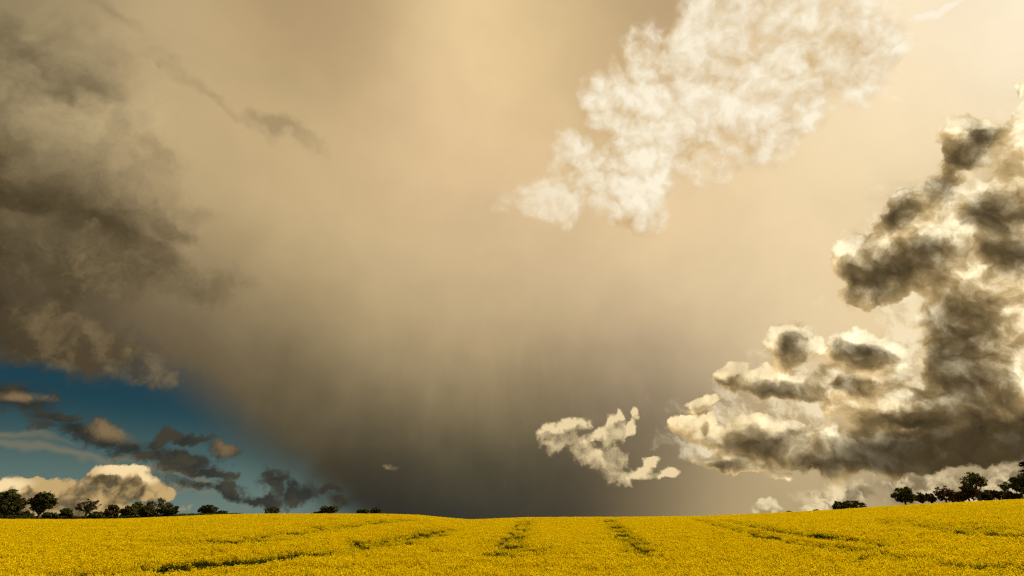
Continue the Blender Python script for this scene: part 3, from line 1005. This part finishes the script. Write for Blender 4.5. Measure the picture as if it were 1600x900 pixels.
T(1448, 1464, 771, 788, 174, name='hawthorn_tree', label='small reddish tree left of the wide russet tree', group=GR, seed=23, density=1.0, low=0.08, fork=.15, leaf=M_leafred)
T(1460, 1498, 757, 786.5, 172, name='oak_tree', label='wide russet tree with sky showing through, middle of the right-hand row', group=GR, seed=24, density=1.0, low=0.02, fork=.15, gap=1.1, leaf=M_leafred)
T(1497, 1533, 756, 785, 176, name='oak_tree', label='dense russet tree just below the tall leaning tree', group=GR, seed=25, density=1.4, low=0.05, fork=.25, gap=0.4, leaf=M_leafred)
T(1509, 1556, 738, 782, 172, name='ash_tree', label='tall leaning tree with a fan-shaped crown above the right-hand row', group=GR, seed=26, density=1.0, low=0.42, fork=.35, lean=-0.12, gap=1.0, leaf=M_leafgreen, flat=.8)
T(1546, 1578, 764, 782, 180, name='hawthorn_bush', label='low thin shrub right of the leaning trunk', group=GR, seed=27, density=0.8, low=0.0, fork=.1, gap=0.8, leaf=M_leafred)
T(1564, 1588, 749, 781, 176, name='ash_tree', label='sparse young tree with few leaves left of the dark right-edge tree', group=GR, seed=28, density=0.45, low=0.3, fork=.2, gap=1.4, leaf=M_leafgreen)
T(1580, 1634, 742, 780, 174, name='oak_tree', label='dark leafy tree at the right edge, under the conifer tip', group=GR, seed=29, density=1.6, low=0.05, fork=.15, gap=0.3)
T(1588, 1650, 717, 780, 190, name='conifer_tree', label='tall dark conifer cut by the right edge of the view', group=GR, seed=30, style='conifer', density=1.4, leaf=M_needle)
T(1565, 1600, 770, 781, 172, name='hawthorn_bush', label='low dark bush at the foot of the right-edge trees', group=GR, seed=31, density=1.3, low=0.0, fork=.1, gap=.1)

# ------------------------------------------------------------------ hedge along the far left edge of the field


def hedge(name, px_pts, dist, label, group=None):
    root = bpy.data.objects.new(name, None); COL.objects.link(root)
    r = np.random.default_rng(5)
    p0 = pix_azel(px_pts[0][0], px_pts[0][1])[0]
    root.location = (math.sin(p0) * dist, math.cos(p0) * dist, 0)
    off = np.array(root.location)
    TV, TF, LV = [], [], []
    for (xa, ya), (xb, yb) in zip(px_pts[:-1], px_pts[1:]):
        steps = int((xb - xa) * 0.9) + 1
        for i in range(steps):
            t = (i + r.random()) / steps
            px, py = xa + (xb - xa) * t, ya + (yb - ya) * t
            az_, el_ = pix_azel(px, py)
            dd = dist + r.uniform(-0.7, 0.7)
            x, y = math.sin(az_) * dd, math.cos(az_) * dd
            zt_ = math.tan(el_) * dist + r.uniform(-0.12, 0.2)
            zg = float(ground_z(x, y))
            b = np.array([x, y, zg]) - off
            tube(TV, TF, [b, b + [r.normal(0, .1), 0, (zt_ - zg) * 0.85]], [0.04, 0.015], 3)
            k = 70
            LV.append(np.stack([x + r.normal(0, 0.3, k), y + r.normal(0, 0.3, k), zg + (zt_ - zg) * r.uniform(0.02, 1, k) ** 0.6], 1) - off)
    mesh_obj('hedge_stems', TV, TF, M_bark, root)
    Q = quads_at(np.vstack(LV), 0.12)
    mesh_obj('hedge_leaves', Q, np.arange(len(Q)).reshape(-1, 4), M_leaf, root)
    tag(root, label, 'hedge', group)
    return root


T(62, 92, 801, 811, 183, name='bramble_bush', label='low dark scrub between the round dense tree and the next bush', group=GL, seed=41, density=1.0, low=0.0, fork=.1, gap=.2)
T(132, 164, 800, 811, 186, name='bramble_bush', label='low dark scrub under the right side of the open forked tree', group=GL, seed=42, density=1.0, low=0.0, fork=.1, gap=.4)
T(-20, 60, 797, 811, 192, name='bramble_bush', label='wide low scrub in shade beneath the two big trees at the left edge', group=GL, seed=43, density=1.0, low=0.0, fork=.1, gap=.4)
T(1480, 1516, 768, 786, 180, name='bramble_bush', label='dark undergrowth between the two russet trees', group=GR, seed=44, density=1.2, low=0.0, fork=.1, gap=.2, leaf=M_leafred)
T(1524, 1560, 766, 784, 184, name='bramble_bush', label='dark undergrowth behind the leaning trunk', group=GR, seed=45, density=1.2, low=0.0, fork=.1, gap=.3)
hedge('field_hedge', [(-60, 805), (20, 806), (60, 807.5), (100, 807), (160, 807.5), (220, 805.5), (280, 803.5), (330, 802.3), (376, 802.6)], 186, 'low dark hedge running along the far left edge of the yellow field')
